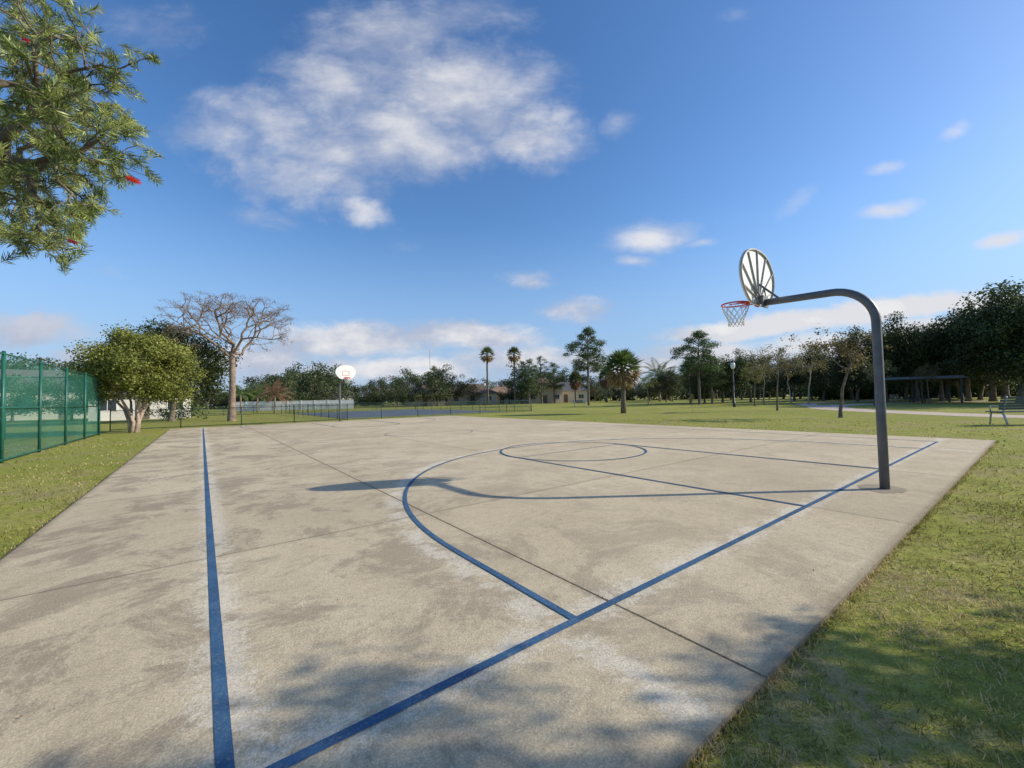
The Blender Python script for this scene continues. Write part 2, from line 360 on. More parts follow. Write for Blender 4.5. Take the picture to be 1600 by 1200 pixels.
# ---------------- hoops
polem=simple('grey_pole_paint',(.10,.105,.115),(.145,.15,.16),5,.45,.4,bs=.05)
boardw=simple('white_backboard_paint',(.78,.77,.73),(.86,.85,.81),4,.55)
boardb=simple('grey_backboard_frame',(.32,.32,.31),(.45,.44,.42),6,.6)
orange=simple('orange_paint',(.6,.16,.05),(.7,.22,.07),4,.5)
rimred=simple('red_rim_paint',(.6,.035,.02),(.75,.07,.03),8,.45)
netm=simple('net_cord',(.6,.59,.55),(.8,.79,.75),20,.8)
def hoop_meshes():
    pts=[(0,0,-.05),(0,0,1.2),(0,0,2.42)]; R=.53
    for i in range(1,11):
        t=math.pi/2*i/10; pts.append((R-R*math.cos(t),0,2.42+R*math.sin(t)))
    pts.append((1.0,0,2.965)); pts.append((1.47,0,2.985))
    mb=MB(); mb.tube(pts,.058,20); pole=mb.mesh('pole',polem,True)
    mb=MB(); mb.box((1.455,0,3.0),(.03,.22,.2)); mb.tube([(1.2,0,2.98),(1.53,0,3.32)],.018,8); mb.tube([(1.45,.08,3.0),(1.545,.25,3.3)],.014,8); mb.tube([(1.45,-.08,3.0),(1.545,-.25,3.3)],.014,8)
    mb.box((1.50,0,3.05),(.055,.16,.1)); br=mb.mesh('bracket',polem)
    out=[(.2,0),(.34,.03),(.5,.15),(.62,.31),(.675,.47),(.66,.62),(.575,.77),(.42,.9),(.22,.97),(0,.99)]
    P=out+[(-x,y) for x,y in out[-2::-1]]
    sm=[]
    for i in range(len(P)):
        p0,p1,p2,p3=[np.array(P[j%len(P)]) for j in (i-1,i,i+1,i+2)]
        if i==len(P)-1: sm.append(tuple(p1)); continue
        for t in(0,.25,.5,.75):
            if i in(0,len(P)-2): sm.append(tuple(p1+(p2-p1)*t)); continue
            sm.append(tuple(.5*((2*p1)+(-p0+p2)*t+(2*p0-5*p1+4*p2-p3)*t*t+(-p0+3*p1-3*p2+p3)*t**3)))
    zb=2.95; x0,x1=1.555,1.575
    mb=MB(); mb.face([(x1,y,zb+z) for y,z in sm]); mb.face([(x0,y,zb+z) for y,z in sm][::-1])
    n=len(sm)
    for i in range(n):
        (y,z),(y2,z2)=sm[i],sm[(i+1)%n]; mb.face([(x0,y,zb+z),(x0,y2,zb+z2),(x1,y2,zb+z2),(x1,y,zb+z)])
    for (cy,cz,sy,sz) in((0,3.52,.46,.022),(0,3.22,.46,.022),(.219,3.37,.022,.276),(-.219,3.37,.022,.276)): mb.box((x1+.004,cy,cz),(.006,sy,sz),1)
    board=mb.mesh('backboard',[boardw,orange])
    mb=MB(); inn=[(y*.975,.03+(z-.03)*.975) for y,z in sm]; xa,xb=1.524,1.5545
    for i in range(n):
        k=(i+1)%n; a,b,c,d=sm[i],sm[k],inn[k],inn[i]
        mb.face([(xa,a[0],zb+a[1]),(xa,d[0],zb+d[1]),(xa,c[0],zb+c[1]),(xa,b[0],zb+b[1])])
        mb.face([(xa,a[0],zb+a[1]),(xa,b[0],zb+b[1]),(xb,b[0],zb+b[1]),(xb,a[0],zb+a[1])])
        mb.face([(xa,d[0],zb+d[1]),(xb,d[0],zb+d[1]),(xb,c[0],zb+c[1]),(xa,c[0],zb+c[1])])
    for dg in(18,42,66,90,114,138,162):
        t=math.radians(dg); d=np.array([math.cos(t),math.sin(t)]); o0=np.array([0,.10])
        best=.5
        for s in np.linspace(.3,1.,60):
            q=o0+d*s
            if any(abs(q[0]-y)<.03 and abs(q[1]-z)<.03 for y,z in sm): best=s;break
            best=s
        best=min(best,.9); q=o0+d*(best-.01); w=np.array([-d[1],d[0]])*.007; s0=o0+d*.08
        A_,B_,C_,D_=s0-w,q-w,q+w,s0+w; xr=xa+.006
        P3=lambda p,x:(x,p[0],zb+p[1])
        mb.face([P3(A_,xr),P3(D_,xr),P3(C_,xr),P3(B_,xr)]); mb.face([P3(A_,xr),P3(B_,xr),P3(B_,xb),P3(A_,xb)]); mb.face([P3(D_,xr),P3(D_,xb),P3(C_,xb),P3(C_,xr)])
    mb.tube([(xa-.004,0,zb+.10),(xb,0,zb+.10)],.09,16)
    fr=mb.mesh('backboard_frame',boardb)
    rc=1.575+.14+.228; rz=3.05
    mb=MB(); mb.tube([(rc+.228*math.cos(t),.228*math.sin(t),rz) for t in np.linspace(0,2*math.pi,40,endpoint=False)],.013,8,closed=True)
    mb.tube([(rc+.222*math.cos(t),.222*math.sin(t),rz-.035) for t in np.linspace(math.pi*.5,math.pi*1.5,20)],.009,6)
    mb.box((1.64,0,rz-.012),(.12,.16,.016)); mb.box((1.585,0,rz-.05),(.014,.16,.13))
    mb.tube([(1.59,.07,rz-.06),(rc-.12,.19,rz-.01)],.010,6); mb.tube([(1.59,-.07,rz-.06),(rc-.12,-.19,rz-.01)],.010,6)
    for k in range(12):
        t=2*math.pi*k/12; mb.tube([(rc+.228*math.cos(t),.228*math.sin(t),rz-.01),(rc+.222*math.cos(t),.222*math.sin(t),rz-.03)],.005,5)
    rim=mb.mesh('rim',rimred,True)
    mb=MB(); rows=[(.22,-.025),(.205,-.11),(.17,-.19),(.14,-.26),(.125,-.33),(.13,-.40)]
    for k in range(12):
        for s in(1,-1):
            pts=[]
            for i,(r,z) in enumerate(rows):
                t=2*math.pi*(k+s*i*.5)/12; pts.append((rc+r*math.cos(t),r*math.sin(t),rz+z))
            mb.tube(pts,.005,5)
    net=mb.mesh('net',netm,True)
    return dict(pole=pole,bracket=br,backboard=board,backboard_frame=fr,rim=rim,net=net)
hm=hoop_meshes()
def hoop(loc,rot,label):
    e=bpy.data.objects.new('basketball_hoop',None); COL.objects.link(e); e.location=loc; e.rotation_euler=(0,0,rot)
    e.empty_display_size=.3
    P={}
    for k in('pole','bracket','backboard','rim'): P[k]=obj(k,hm[k],e)
    obj('frame',hm['backboard_frame'],P['backboard']); obj('net',hm['net'],P['rim'])
    tag(e,label,'basketball hoop','basketball hoops on the court')
AZ=ANG+math.pi/2
hoop(BA(7.8,1.47),AZ,'grey gooseneck basketball hoop with fan backboard and red rim')
hoop(BA(7.95,31.0),AZ+math.pi,'white fan backboard with orange square on grey pole')
# ---------------- fences
greenp=simple('green_fence_paint',(.012,.085,.06),(.02,.13,.09),5,.4,.4,bs=.05)
darkg=simple('dark_green_fence_paint',(.012,.035,.028),(.02,.055,.042),5,.45,.4,bs=.05)
def meshmat(name,c1,c2,f,dia):
    m,T=mat(name); co=objco(T); d=T.n('ShaderNodeBsdfDiffuse'); T.L.new(T.mix(T.mr(T.noise(co,.8,4),.3,.7),c1,c2),d.inputs[0])
    tl=T.n('ShaderNodeBsdfTranslucent'); tl.inputs[0].default_value=(*c2,1)
    a=T.n('ShaderNodeMixShader'); a.inputs[0].default_value=.35; T.L.new(d.outputs[0],a.inputs[1]); T.L.new(tl.outputs[0],a.inputs[2])
    tr=T.n('ShaderNodeBsdfTransparent'); mx=T.n('ShaderNodeMixShader')
    sp=T.n('ShaderNodeSeparateXYZ'); T.L.new(co,sp.inputs[0])
    p=T.m('ADD',sp.outputs[0],sp.outputs[2]); q=T.m('SUBTRACT',sp.outputs[0],sp.outputs[2])
    def ln(x): return T.m('LESS_THAN',T.m('FRACT',T.m('MULTIPLY',x,1/dia)),f[1])
    wire=T.m('MAXIMUM',ln(p),ln(q)); fac=T.m('MAXIMUM',wire,f[0])
    T.L.new(fac,mx.inputs[0]); T.L.new(tr.outputs[0],mx.inputs[1]); T.L.new(a.outputs[0],mx.inputs[2]); finish(T,mx.outputs[0]); return m
screen=meshmat('green_windscreen',(.06,.22,.155),(.085,.32,.23),(.24,.07),.06)
chain=meshmat('dark_chain_link',(.03,.06,.05),(.05,.09,.075),(.0,.08),.06)
def fence(name,p0,p1,h,sp,pr,pm,mm,label,midrail=True,group=None):
    p0=np.array(p0[:2]);p1=np.array(p1[:2]); L=np.linalg.norm(p1-p0); ang=math.atan2(p1[1]-p0[1],p1[0]-p0[0])
    e=bpy.data.objects.new(name,None); COL.objects.link(e); e.location=(p0[0],p0[1],-.03); e.rotation_euler=(0,0,ang); e.empty_display_size=.3
    n=max(1,round(L/sp)); mb=MB(); mb.tube([(0,0,-.1),(0,0,h+.03)],pr,10); mb.tube([(0,0,h+.03),(0,0,h+.06)],[pr*1.2,pr*.5],10); pm_=mb.mesh('post',pm,True)
    for i in range(n+1): obj('post',pm_,e,(L*i/n,0,0))
    zs=[h-.02,.08]+([h*.5] if midrail else [])
    rm=MB(); rm.tube([(0,0,0),(L,0,0)],pr*.65,8); rmm=rm.mesh('rail',pm,True)
    for z in zs: obj('rail',rmm,e,(0,0,z))
    q=MB(); q.face([(0,.045,.05),(L,.045,.05),(L,.045,h-.04),(0,.045,h-.04)]); obj('mesh_panel',q.mesh('mesh',mm),e)
    tag(e,label,'fence',group); return e
tl='tall green tennis court fence with green see-through mesh'
fence('tennis_court_fence',BA(-4.25,10.7),BA(-4.1,29.),2.92,3.05,.038,greenp,screen,tl,group='tennis court fences')
fence('tennis_court_fence',BA(-4.15,29.05),BA(-22.4,29.05),2.92,3.05,.038,greenp,screen,tl,group='tennis court fences')
ll='low dark chain link fence around a paved court'
fence('chain_link_fence',BA(-4.2,32.9),BA(27.5,32.9),1.2,3.05,.026,darkg,chain,ll,False,'chain link fences')
fence('chain_link_fence',BA(27.55,32.9),BA(27.55,62),1.2,3.05,.026,darkg,chain,ll,False,'chain link fences')
fence('chain_link_fence',BA(27.5,62),BA(-4.2,62),1.2,3.05,.026,darkg,chain,ll,False,'chain link fences')
fence('chain_link_fence',BA(9,62),BA(9,33),1.2,3.05,.026,darkg,chain,ll,False,'chain link fences')
asph=simple('blue_grey_asphalt',(.09,.105,.13),(.14,.16,.19),.5,.85,.2)
mb=MB(); mb.face([(9.5,36.5,0),(27,36.5,0),(27,61,0),(9.5,61,0)]); o=obj('asphalt_court',mb.mesh('asphalt',asph),loc=(0,0,-.026),rot=ANG); tag(o,'blue grey paved play court',kind='structure',cat='court')
tsurf=simple('tennis_surface',(.12,.20,.12),(.16,.25,.16),.6,.8,.2)
mb=MB(); mb.face([(-22.4,12,0),(-7.5,12,0),(-7.5,26.2,0),(-22.4,26.2,0)]); o=obj('tennis_court',mb.mesh('t',tsurf),loc=(0,0,-.026),rot=ANG); tag(o,'green tennis court surface',kind='structure',cat='court')
# ---------------- path
pathm=simple('pink_concrete_path',(.50,.39,.29),(.62,.50,.39),1.2,.85,.2)
def smoothpts(P,k=8):
    out=[]
    for i in range(len(P)-1):
        p0=np.array(P[max(i-1,0)],float);p1=np.array(P[i],float);p2=np.array(P[i+1],float);p3=np.array(P[min(i+2,len(P)-1)],float)
        for j in range(k):
            t=j/k; out.append(tuple(.5*((2*p1)+(-p0+p2)*t+(2*p0-5*p1+4*p2-p3)*t*t+(-p0+3*p1-3*p2+p3)*t**3)))
    out.append(tuple(P[-1])); return out
o=obj('footpath',strip(smoothpts([(34,8),(28,14.5),(25.5,20),(25.5,27),(27.5,35),(33,42),(44,46),(62,47),(90,44)]),2.9,0).mesh('path',pathm),loc=(0,0,-.025)); tag(o,'curving pale pinkish concrete footpath through the lawn',kind='structure',cat='path')
o=obj('footpath',strip(smoothpts([(31,41),(36,50),(48,58),(70,66)]),1.9,0).mesh('path',pathm),loc=(0,0,-.021)); tag(o,'pale concrete footpath leading to the picnic shelter',kind='structure',cat='path')
# ---------------- trees
R_=random.Random(5)
ms=maketree(11,5.7,2.95,.95,.11,170,(.45,.78),660,.125,barkpale,bushleaf,low=-.85,shell=.5,multi=6,fill=.3,lobes=.02)
place('bush_tree',ms,BA(-2.9,30,-.03),(1,1,1),0,'rounded olive green bush tree with pale twisted trunks','tree')
ms=maketree(12,9.1,4.7,1.2,.25,80,(.8,1.5),210,.22,bark,darkleaf,low=-.85,lobes=.06)
place('shade_tree',ms,at(268,36.5),(1,1,1),1,'dense dark green shade tree behind a bush','tree')
def umbrella():
    rng=np.random.default_rng(24); T=[]
    while len(T)<270:
        d=unit(rng.normal(size=3)); 
        if d[2]<.0: continue
        r=rng.uniform(.5,1.02); z=(abs(d[2])**.45)
        T.append([d[0]*5.0*r,d[1]*4.6*r,7.9+z*3.0*r*(1-.15*rng.random())])
    for i in range(70):
        a=rng.uniform(0,6.28); T.append([math.cos(a)*rng.uniform(3.7,5.6),math.sin(a)*rng.uniform(3.2,5.0),rng.uniform(6.3,7.9)])
    T=np.array(T); mb=MB(); tips=[]
    mb.tube([(0,0,-.2),(.0,0,1),(.05,0,3.2),(0,0,5.9)],[.37,.27,.23,.21],10,cap=False)
    ang=np.arctan2(T[:,1],T[:,0]); idx=((ang+math.pi)/(2*math.pi)*5).astype(int)%5
    for k in range(5): branch(mb,(0,0,5.3+.14*k),T[idx==k],.020,rng,5,.42,.08,.42,tips,.017)
    C=[];N=[];D=[]
    for p,d in tips:
        for k in range(34):
            q=p+rng.normal(0,.18,3)*[1,1,.5]; dd=unit(d+rng.normal(0,.7,3)); C.append(q);D.append(dd);N.append(unit(np.cross(dd,rng.normal(size=3))))
    C=np.array(C);V=leaves(C,np.array(N),rng.uniform(.1,.22,len(C)),.14,rng,tdir=np.array(D))
    return mb.mesh('trunk',barkpink,True),quadmesh('crown',V,rng.random(len(C)),brownleaf)
place('umbrella_pine_tree',umbrella(),at(362,34.5),1,0,'nearly bare brown umbrella shaped tree with pinkish trunk','tree')
oaks=[maketree(30+i,10,5.2,.7+.45*i,.28,64,(.8,1.6),140,.26,bark,(oakleaf,darkleaf,oakleaf,farleaf)[i],low=-.95,lobes=.17,shell=.5) for i in range(4)]
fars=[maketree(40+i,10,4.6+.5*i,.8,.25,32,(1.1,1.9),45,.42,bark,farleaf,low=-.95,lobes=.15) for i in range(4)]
def pine(seed,h,rx,ch,ncl=26,Rr=(.6,1.15),nper=170,ls=.26):
    rng=np.random.default_rng(seed); mb=MB(); k=rng.normal(0,.25,2)
    tp=lambda z:np.array([k[0]*(z/h)**2,k[1]*(z/h)**2,z])
    mb.tube([tp(0)-[0,0,.2],tp(h*.35),tp(h*.7),tp(h*.96)],[.24,.19,.13,.03],8,cap=False); cl=[]
    for i in range(ncl):
        f=(i+.5)/ncl; z=ch+(h-ch)*f; rr=rx*(math.sin(math.pi*min(1,.18+.8*f))**.7)*rng.uniform(.35,1.05)
        a=i*2.4+rng.normal(0,.4); c=tp(z)+[rr*math.cos(a),rr*math.sin(a),.3]; mb.tube([tp(z-.35),(tp(z-.35)+c)/2+[0,0,.1],c],[.06,.045,.02],5,cap=False); cl.append((c,rng.uniform(*Rr)*(1.05-.35*f)))
    cl.append((tp(h)-[0,0,.5],Rr[0]))
    Q,Ti=crownquads(cl,nper,ls,.3,rng,flat=.55,outward=.6,fill=.2)
    return mb.mesh('trunk',bark,True),quadmesh('crown',Q,Ti,pineleaf)
pines=[pine(50,12.5,3.6,5.5,48,(.8,1.4),260,.3),pine(51,10,2.8,3.6,34,(.7,1.2),220),pine(52,11,2.2,4.0,30,(.55,1.0),220)]
G1='trees along the far edge of the park'
def hz(px): return 622-(px-800)*.0204
def T(kind,ms,h0,px,d,top,label,cat='tree',group=None,wf=1.0,parts=('trunk','crown')):
    h=(hz(px)-top)/F*d+1.44; s=h/h0
    return place(kind,ms,at(px,d),(s*wf,s*wf,s),R_.uniform(0,6.28),label,cat,group,parts)
prof=[(-150,560),(60,560),(140,575),(360,605),(405,597),(425,577),(470,568),(520,572),(548,592),(575,586),(610,590),(635,576),(660,585),(682,571),(705,588),(740,592),(775,590),(800,580),(826,566),(850,576),(872,570),(900,585),(960,588),(1000,590),(1040,578),(1100,575),(1150,570),(1200,560),(1260,560),(1330,550),(1400,545),(1700,520)]
px=-120
while px<1690:
    top=np.interp(px,[p[0] for p in prof],[p[1] for p in prof])+R_.uniform(-5,9)
    d=R_.uniform(95,125) if 300<px<1150 else R_.uniform(80,100)
    ms_=R_.choice(fars); T('leafy_tree',ms_,10.3,px,d,top,'dark green leafy tree on the far side of the park','tree',G1,R_.uniform(.8,1.3))
    px+=R_.uniform(16,30)
px=330
while px<1330:
    T('leafy_tree',R_.choice(fars),10.3,px,R_.uniform(130,150),np.interp(px,[p[0] for p in prof],[p[1] for p in prof])+R_.uniform(6,18),'dark green leafy tree on the far side of the park','tree',G1,1.5); px+=R_.uniform(26,40)
for px,d,top in((440,80,577),(478,85,568),(508,88,570),(636,90,575),(683,92,569),(62,44,588),(112,43,582),(20,46,580),(148,44,588)):
    T('leafy_tree',R_.choice(fars),10.3,px,d,top,'dark green leafy tree on the far side of the park','tree',G1,1.05)
for px,d,top,k in((826,95,556,1),(846,98,558,2),(866,100,562,1),(814,100,565,2),(679,95,568,1)):
    T('pine_tree',pines[k],11,px,d,top,'tall thin pine tree with open crown','pine tree','pine trees in the park')
T('pine_tree',pines[0],12.8,919,68,513,'tall pine tree with rounded open crown above the lawn','pine tree','pine trees in the park',.95)
for px,d,top,k in((1092,58,521,0),(1112,60,540,1),(1078,62,545,1)):
    T('pine_tree',pines[k],12.5,px,d,top,'dark dense pine tree beside the park lawn','pine tree','pine trees in the park',1.1)
for px,d,top in((1145,62,548),(1172,66,545),(1128,70,556),(1040,80,578),(1240,70,545),(1285,64,535),(1050,85,585),(1100,66,555)):
    T('oak_tree',R_.choice(oaks),10.2,px,d,top,'dark oak tree beyond the footpath','tree','oak trees in the park',.8)
for px,d,top,wf in((1338,54,512,.75),(1383,54,500,.85),(1432,50,490,.85),(1470,50,506,.9),(1512,47,478,.9),(1550,45,462,.95),(1592,41,444,1.),(1640,40,436,1.1),(1700,36,420,1.1),(1415,62,518,1),(1500,60,500,1.1),(1570,58,480,1.1),(1330,68,535,.9),(1460,70,512,1.1),(1540,70,505,1.1),(1530,52,520,1.2),(1480,56,530,1.2)):
    T('oak_tree',R_.choice(oaks[:3] if d<56 else oaks),10.2,px,d,top,'large dark spreading oak tree in the park','tree','oak trees in the park',wf*.95)
def shrubs(name,pts,n,hr,seed,leaf,label,per=55,ls=.4,sp=2.):
    rng=np.random.default_rng(seed); P=np.array(pts,float); cl=[]
    for i in range(n):
        t=rng.random()*(len(P)-1); k=int(t); q=P[k]+(P[k+1]-P[k])*(t-k)+rng.normal(0,sp,2)*[1,1]; hh=rng.uniform(*hr)
        cl.append((np.array([q[0],q[1],hh*rng.uniform(.2,.75)]),hh*rng.uniform(.35,.6)))
    Q,Ti=crownquads(cl,per,ls,.6,rng,flat=.85); o=obj(name,quadmesh(name,Q,Ti,leaf)); tag(o,label,'shrubs',kind='stuff')
shrubs('shrubbery',[at(p,72)[:2] for p in(1290,1340,1420,1500,1580,1660)],210,(2.2,4.4),5,darkleaf,'dark shrubs and undergrowth beneath distant oaks')
shrubs('shrubbery',[at(p,128)[:2] for p in(300,500,700,900,1100,1300)],330,(3,5.5),6,farleaf,'dark shrubs and undergrowth behind distant houses',30,.7)
shrubs('shrubbery',[at(p,40)[:2] for p in(232,262,290,318)],20,(1.,1.7),8,darkleaf,'clipped dark shrubs in front of a white house',160,.18,.5)
sparse=[maketree(60,6,2.2,1.7,.085,50,(.3,.6),190,.13,bark,olive,low=-.6,shell=.4,fill=.1,lobes=.12),maketree(61,5,1.75,1.5,.075,46,(.25,.5),230,.11,bark,yleaf,low=-.7,shell=.35,fill=.1,lobes=.12),
 maketree(62,7,2.6,1.9,.10,60,(.35,.7),70,.13,barkpale,olive,low=-.5,shell=.4,fill=.1,lobes=.12)]
YL='young trees on the lawn'
for k,h0,px,d,top,lab,wf in((0,6.2,1213,33,527,'slender young tree with thin olive brown foliage',.85),(0,5.6,1311,22.5,512,'small young tree with sparse yellowish leaves',1.15),(1,5.2,1012,55,578,'small yellow green leafy tree on the lawn',1.),(0,6.2,1080,31,612,'thin sapling with a few leaves on the lawn',.45),(1,5.2,1178,45,560,'small young tree with sparse yellowish leaves',.9),(2,7.2,1262,48,532,'slender nearly leafless tree with grey branches',.9),(2,7.2,1235,52,540,'slender nearly leafless tree with grey branches',.8),(2,7.2,1192,56,535,'slender nearly leafless tree with grey branches',.8),(0,6.2,1365,40,548,'slender young tree with thin olive brown foliage',1.),(0,6.2,1450,42,560,'slender young tree with thin olive brown foliage',.9)):
    T('young_tree',sparse[k],h0,px,d,top,lab,'tree',YL,wf)
# palms
def fanpalm(seed,trunk,cr,nf,skirt,tr=.17):
    rng=np.random.default_rng(seed); mb=MB(); mb.tube([(0,0,-.1),(0.02,0,trunk*.3),(0.05,.03,trunk*.7),(0,0,trunk)],[tr*1.25,tr,tr*.95,tr*1.1],10)
    G=[];D=[];GT=[];DT=[]
    for i in range(nf):
        f=(i+.5)/nf; el=math.radians(85-150*f**(1.0)) if skirt else math.radians(80-105*f); az=i*2.39996+rng.normal(0,.15)
        d=np.array([math.cos(el)*math.cos(az),math.cos(el)*math.sin(az),math.sin(el)]); L=cr*rng.uniform(.5,.62)
        p0=np.array([0,0,trunk-.05]); hub=p0+d*L+np.array([0,0,-.05]); side=unit(np.cross(d,[0,0,1.])+1e-6); 
        dead=skirt and el<math.radians(0)
        W=.02; Q=np.array([[p0-side*W,p0+side*W,hub+side*W,hub-side*W]]); (D if dead else G).append(Q); (DT if dead else GT).append([.4])
        K=15; th=np.linspace(-1.45,1.45,K)+rng.normal(0,.04,K)
        dd=np.cos(th)[:,None]*d+np.sin(th)[:,None]*side; dd=unit(dd+np.array([0,0,-.28 if not dead else -.6])*(.4+np.abs(np.sin(th)))[:,None])
        ln=cr*.5*(.75+.3*np.cos(th))*rng.uniform(.85,1.1,K)
        N=unit(np.cross(dd,rng.normal(0,.35,(K,3))+side))
        q=leaves(hub+dd*ln[:,None]*.5,N,ln,.14,rng,tdir=dd); (D if dead else G).append(q); (DT if dead else GT).append(rng.uniform(.15,.85,K))
    ms=[mb.mesh('trunk',bark,True),quadmesh('crown',np.concatenate(G),np.concatenate(GT),palmleaf)]
    if D: ms.append(quadmesh('dead_fronds',np.concatenate(D),np.concatenate(DT),palmdead))
    return ms
P3=('trunk','crown','dead_fronds')
sab=fanpalm(70,3.75,1.7,120,True,.2)
place('cabbage_palm',sab,at(973,34),1,0,'round headed palm with hanging brown dead fronds','palm tree','palm trees',P3)
tallp=fanpalm(71,11.2,1.9,60,True,.2)
for px,d,top in((762,92,543),(804,96,543)): T('fan_palm',tallp,12.7,px,d,top,'tall slim fan palm on the far side','palm tree','palm trees',1,P3)
for px,d,top in((899,100,578),(947,95,572)): T('fan_palm',sab,5.4,px,d,top,'round headed palm beside distant houses','palm tree','palm trees',.7,P3)
def feather(seed,trunk,cr,nf=22):
    rng=np.random.default_rng(seed); mb=MB(); mb.tube([(0,0,-.1),(0,0,trunk*.5),(.05,0,trunk)],[.16,.12,.11],9); Q=[];Ti=[]
    for i in range(nf):
        f=(i+.5)/nf; el=math.radians(78-75*f); az=i*2.4; p=np.array([.05,0,trunk]); d=np.array([math.cos(el)*math.cos(az),math.cos(el)*math.sin(az),math.sin(el)]); step=cr/9*1.15
        for k in range(10):
            q=p+d*step; s=unit(np.cross(d,[0,0,1.])); ll=cr*.26*math.sin(math.pi*(k+1.2)/11.5)+.08
            W=.02; Q.append(np.array([[p-s*W,p+s*W,q+s*W,q-s*W]])); Ti.append([.6])
            for sd in(-1,1):
                for t in(.25,.75):
                    dd=unit((d*.5+s*sd+np.array([0,0,-.45]))[None,:]); Q.append(leaves((p+(q-p)*t)[None,:]+dd*ll*.5,unit(np.cross(dd,d[None,:])),np.array([ll]),.16,rng,tdir=dd)); Ti.append([rng.uniform(.2,.9)])
            p=q; d=unit(d+np.array([0,0,-.16]))
    return mb.mesh('trunk',barkpale,True),quadmesh('crown',np.concatenate(Q),np.concatenate(Ti),palmleaf if seed%2 else palmdead)
fp=feather(81,3.2,2.2); fp2=feather(82,2.6,2.4)
for px,d,top,m_ in((376,62,598,fp),(402,64,600,fp),(429,56,597,fp2),(1030,95,562,fp),(1047,92,572,fp)):
    T('feather_palm',m_,5.2 if m_ is fp else 4.5,px,d,top,'small arching feather palm near distant houses','palm tree','palm trees')
T('leafy_tree',fars[1],10.3,25,60,540,'green tree beyond the tennis court','tree',G1,.8)
ms=maketree(97,7.3,2.1,1.45,.14,92,(.30,.55),1700,.10,bark,darkleaf,fill=.1,cone=.38)
place('shade_tree',ms,(9.4,1.08,-.03),1,.8,'leafy shade tree beside the court corner','tree')
# ---------------- bottlebrush
def bottle():
    rng=np.random.default_rng(77)
    blobs=[(20,40,60,20),(80,30,45,14),(60,90,50,18),(20,140,60,20),(95,120,45,15),(60,180,55,20),(20,230,60,20),(100,170,45,15),(130,110,28,5),(110,215,45,15),(70,270,55,20),(20,310,60,20),(125,290,38,12),(145,225,38,12),(100,345,38,12),(55,355,45,13),(135,350,30,8),(95,388,20,6),(25,375,28,6),(180,195,30,8),(205,212,20,5),(150,170,34,8),(165,100,22,5),(175,265,24,6),(155,320,22,5),(125,60,25,5),(190,130,20,4),
      (-60,60,80,16),(-60,180,80,16),(-60,290,80,16),(-150,100,90,12),(-160,230,90,12),(-30,-50,70,12),(60,-60,60,8),(-130,-60,90,8)]
    T=[]
    for bx,by,br,n in blobs:
        for i in range(int(n*1.5)):
            a=rng.uniform(0,6.28); r=br*math.sqrt(rng.random()); tx,tz=ray(bx+r*math.cos(a),by+r*math.sin(a)); d=rng.uniform(1.9,3.0)
            if br<30: d=rng.uniform(2.1,2.4)
            T.append([tx*d,d,H+tz*d])
    far=[(205,92),(235,90),(222,205),(228,245),(243,280),(202,278),(215,150),(150,15),(105,402),(60,392),(128,392),(240,92),(225,262)]
    for fx,fy in far:
        tx,tz=ray(fx,fy); d=2.2+rng.uniform(-.08,.08); T.append([tx*d,d,H+tz*d])
    for i in range(90):
        d=unit(rng.normal(size=3)); T.append([-4.8+d[0]*1.6,2.4+d[1]*1.5,3.5+d[2]*1.1])
    T=np.array(T); mb=MB(); tips=[]
    mb.tube([(-5.1,1.9,-.1),(-5.0,1.95,.9),(-4.75,2.0,1.7)],[.13,.1,.09],9,cap=False)
    branch(mb,(-4.75,2.0,1.7),T,.0026,rng,5,.42,.06,.5,tips,.0024)
    C=[];D=[];Nn=[];S=[];Ti=[]
    for p,d in tips:
        d=unit(d+rng.normal(0,.6,3)+np.array([0,0,-.05])); L=rng.uniform(.07,.18); n=int(L*470)+8; tt=rng.uniform(.2,.85)
        e1=unit(np.cross(d,[0,0,1.])+1e-6); e2=np.cross(d,e1)
        k=np.arange(n); s=(k/n-.75)*L; ph=k*2.4+rng.normal(0,.2,n)
        rad=np.cos(ph)[:,None]*e1+np.sin(ph)[:,None]*e2; sp=rng.uniform(.7,1.6,n)[:,None]
        dd=unit(d+rad*sp); ln=rng.uniform(.032,.054,n)*np.where(k>n*.85,.7,1)
        base=p+d*s[:,None]; C.append(base+dd*ln[:,None]*.5);D.append(dd);Nn.append(unit(np.cross(dd,np.cross(rad,dd))+rng.normal(0,.5,(n,3))));S.append(ln);Ti.append(tt+rng.normal(0,.26,n)+.25*(k/n-.5))
        mb.tube([p-d*L*.75,p+d*L*.25],[.0018,.001],4,cap=False)
    C=np.concatenate(C);D=np.concatenate(D);Nn=np.concatenate(Nn);S=np.concatenate(S)
    Nn=unit(Nn-D*(Nn*D).sum(1,keepdims=True)); print('bottle',len(C))
    V=leaves(C,Nn,S,.115,rng,tdir=D)
    e=place('bottlebrush_tree',(mb.mesh('trunk',bark,True),quadmesh('crown',V,np.concatenate(Ti),bottleleaf)),(0,0,0),1,0,'bottlebrush tree with narrow leaves and red flower spikes','tree')
    for fx,fy,sz in((208,281,.95),(112,377,.6),(40,62,.5)):
        tx,tz=ray(fx,fy); d=1.95; c=np.array([tx*d,d,H+tz*d]); ax=unit(np.array([.8,-.1,-.35])); n=420
        e1=unit(np.cross(ax,[0,0,1.])); e2=np.cross(ax,e1); ph=rng.uniform(0,6.28,n); rad=np.cos(ph)[:,None]*e1+np.sin(ph)[:,None]*e2
        dd=unit(rad+ax*.25); s=rng.uniform(-.04,.04,n)*sz; V=leaves(c+ax*s[:,None]+dd*.008*sz,unit(np.cross(dd,rng.normal(size=(n,3)))),np.full(n,.017*sz),.09,rng,tdir=dd)
        obj('flower',quadmesh('flower',V,rng.random(n),redmat),e)
bottle()
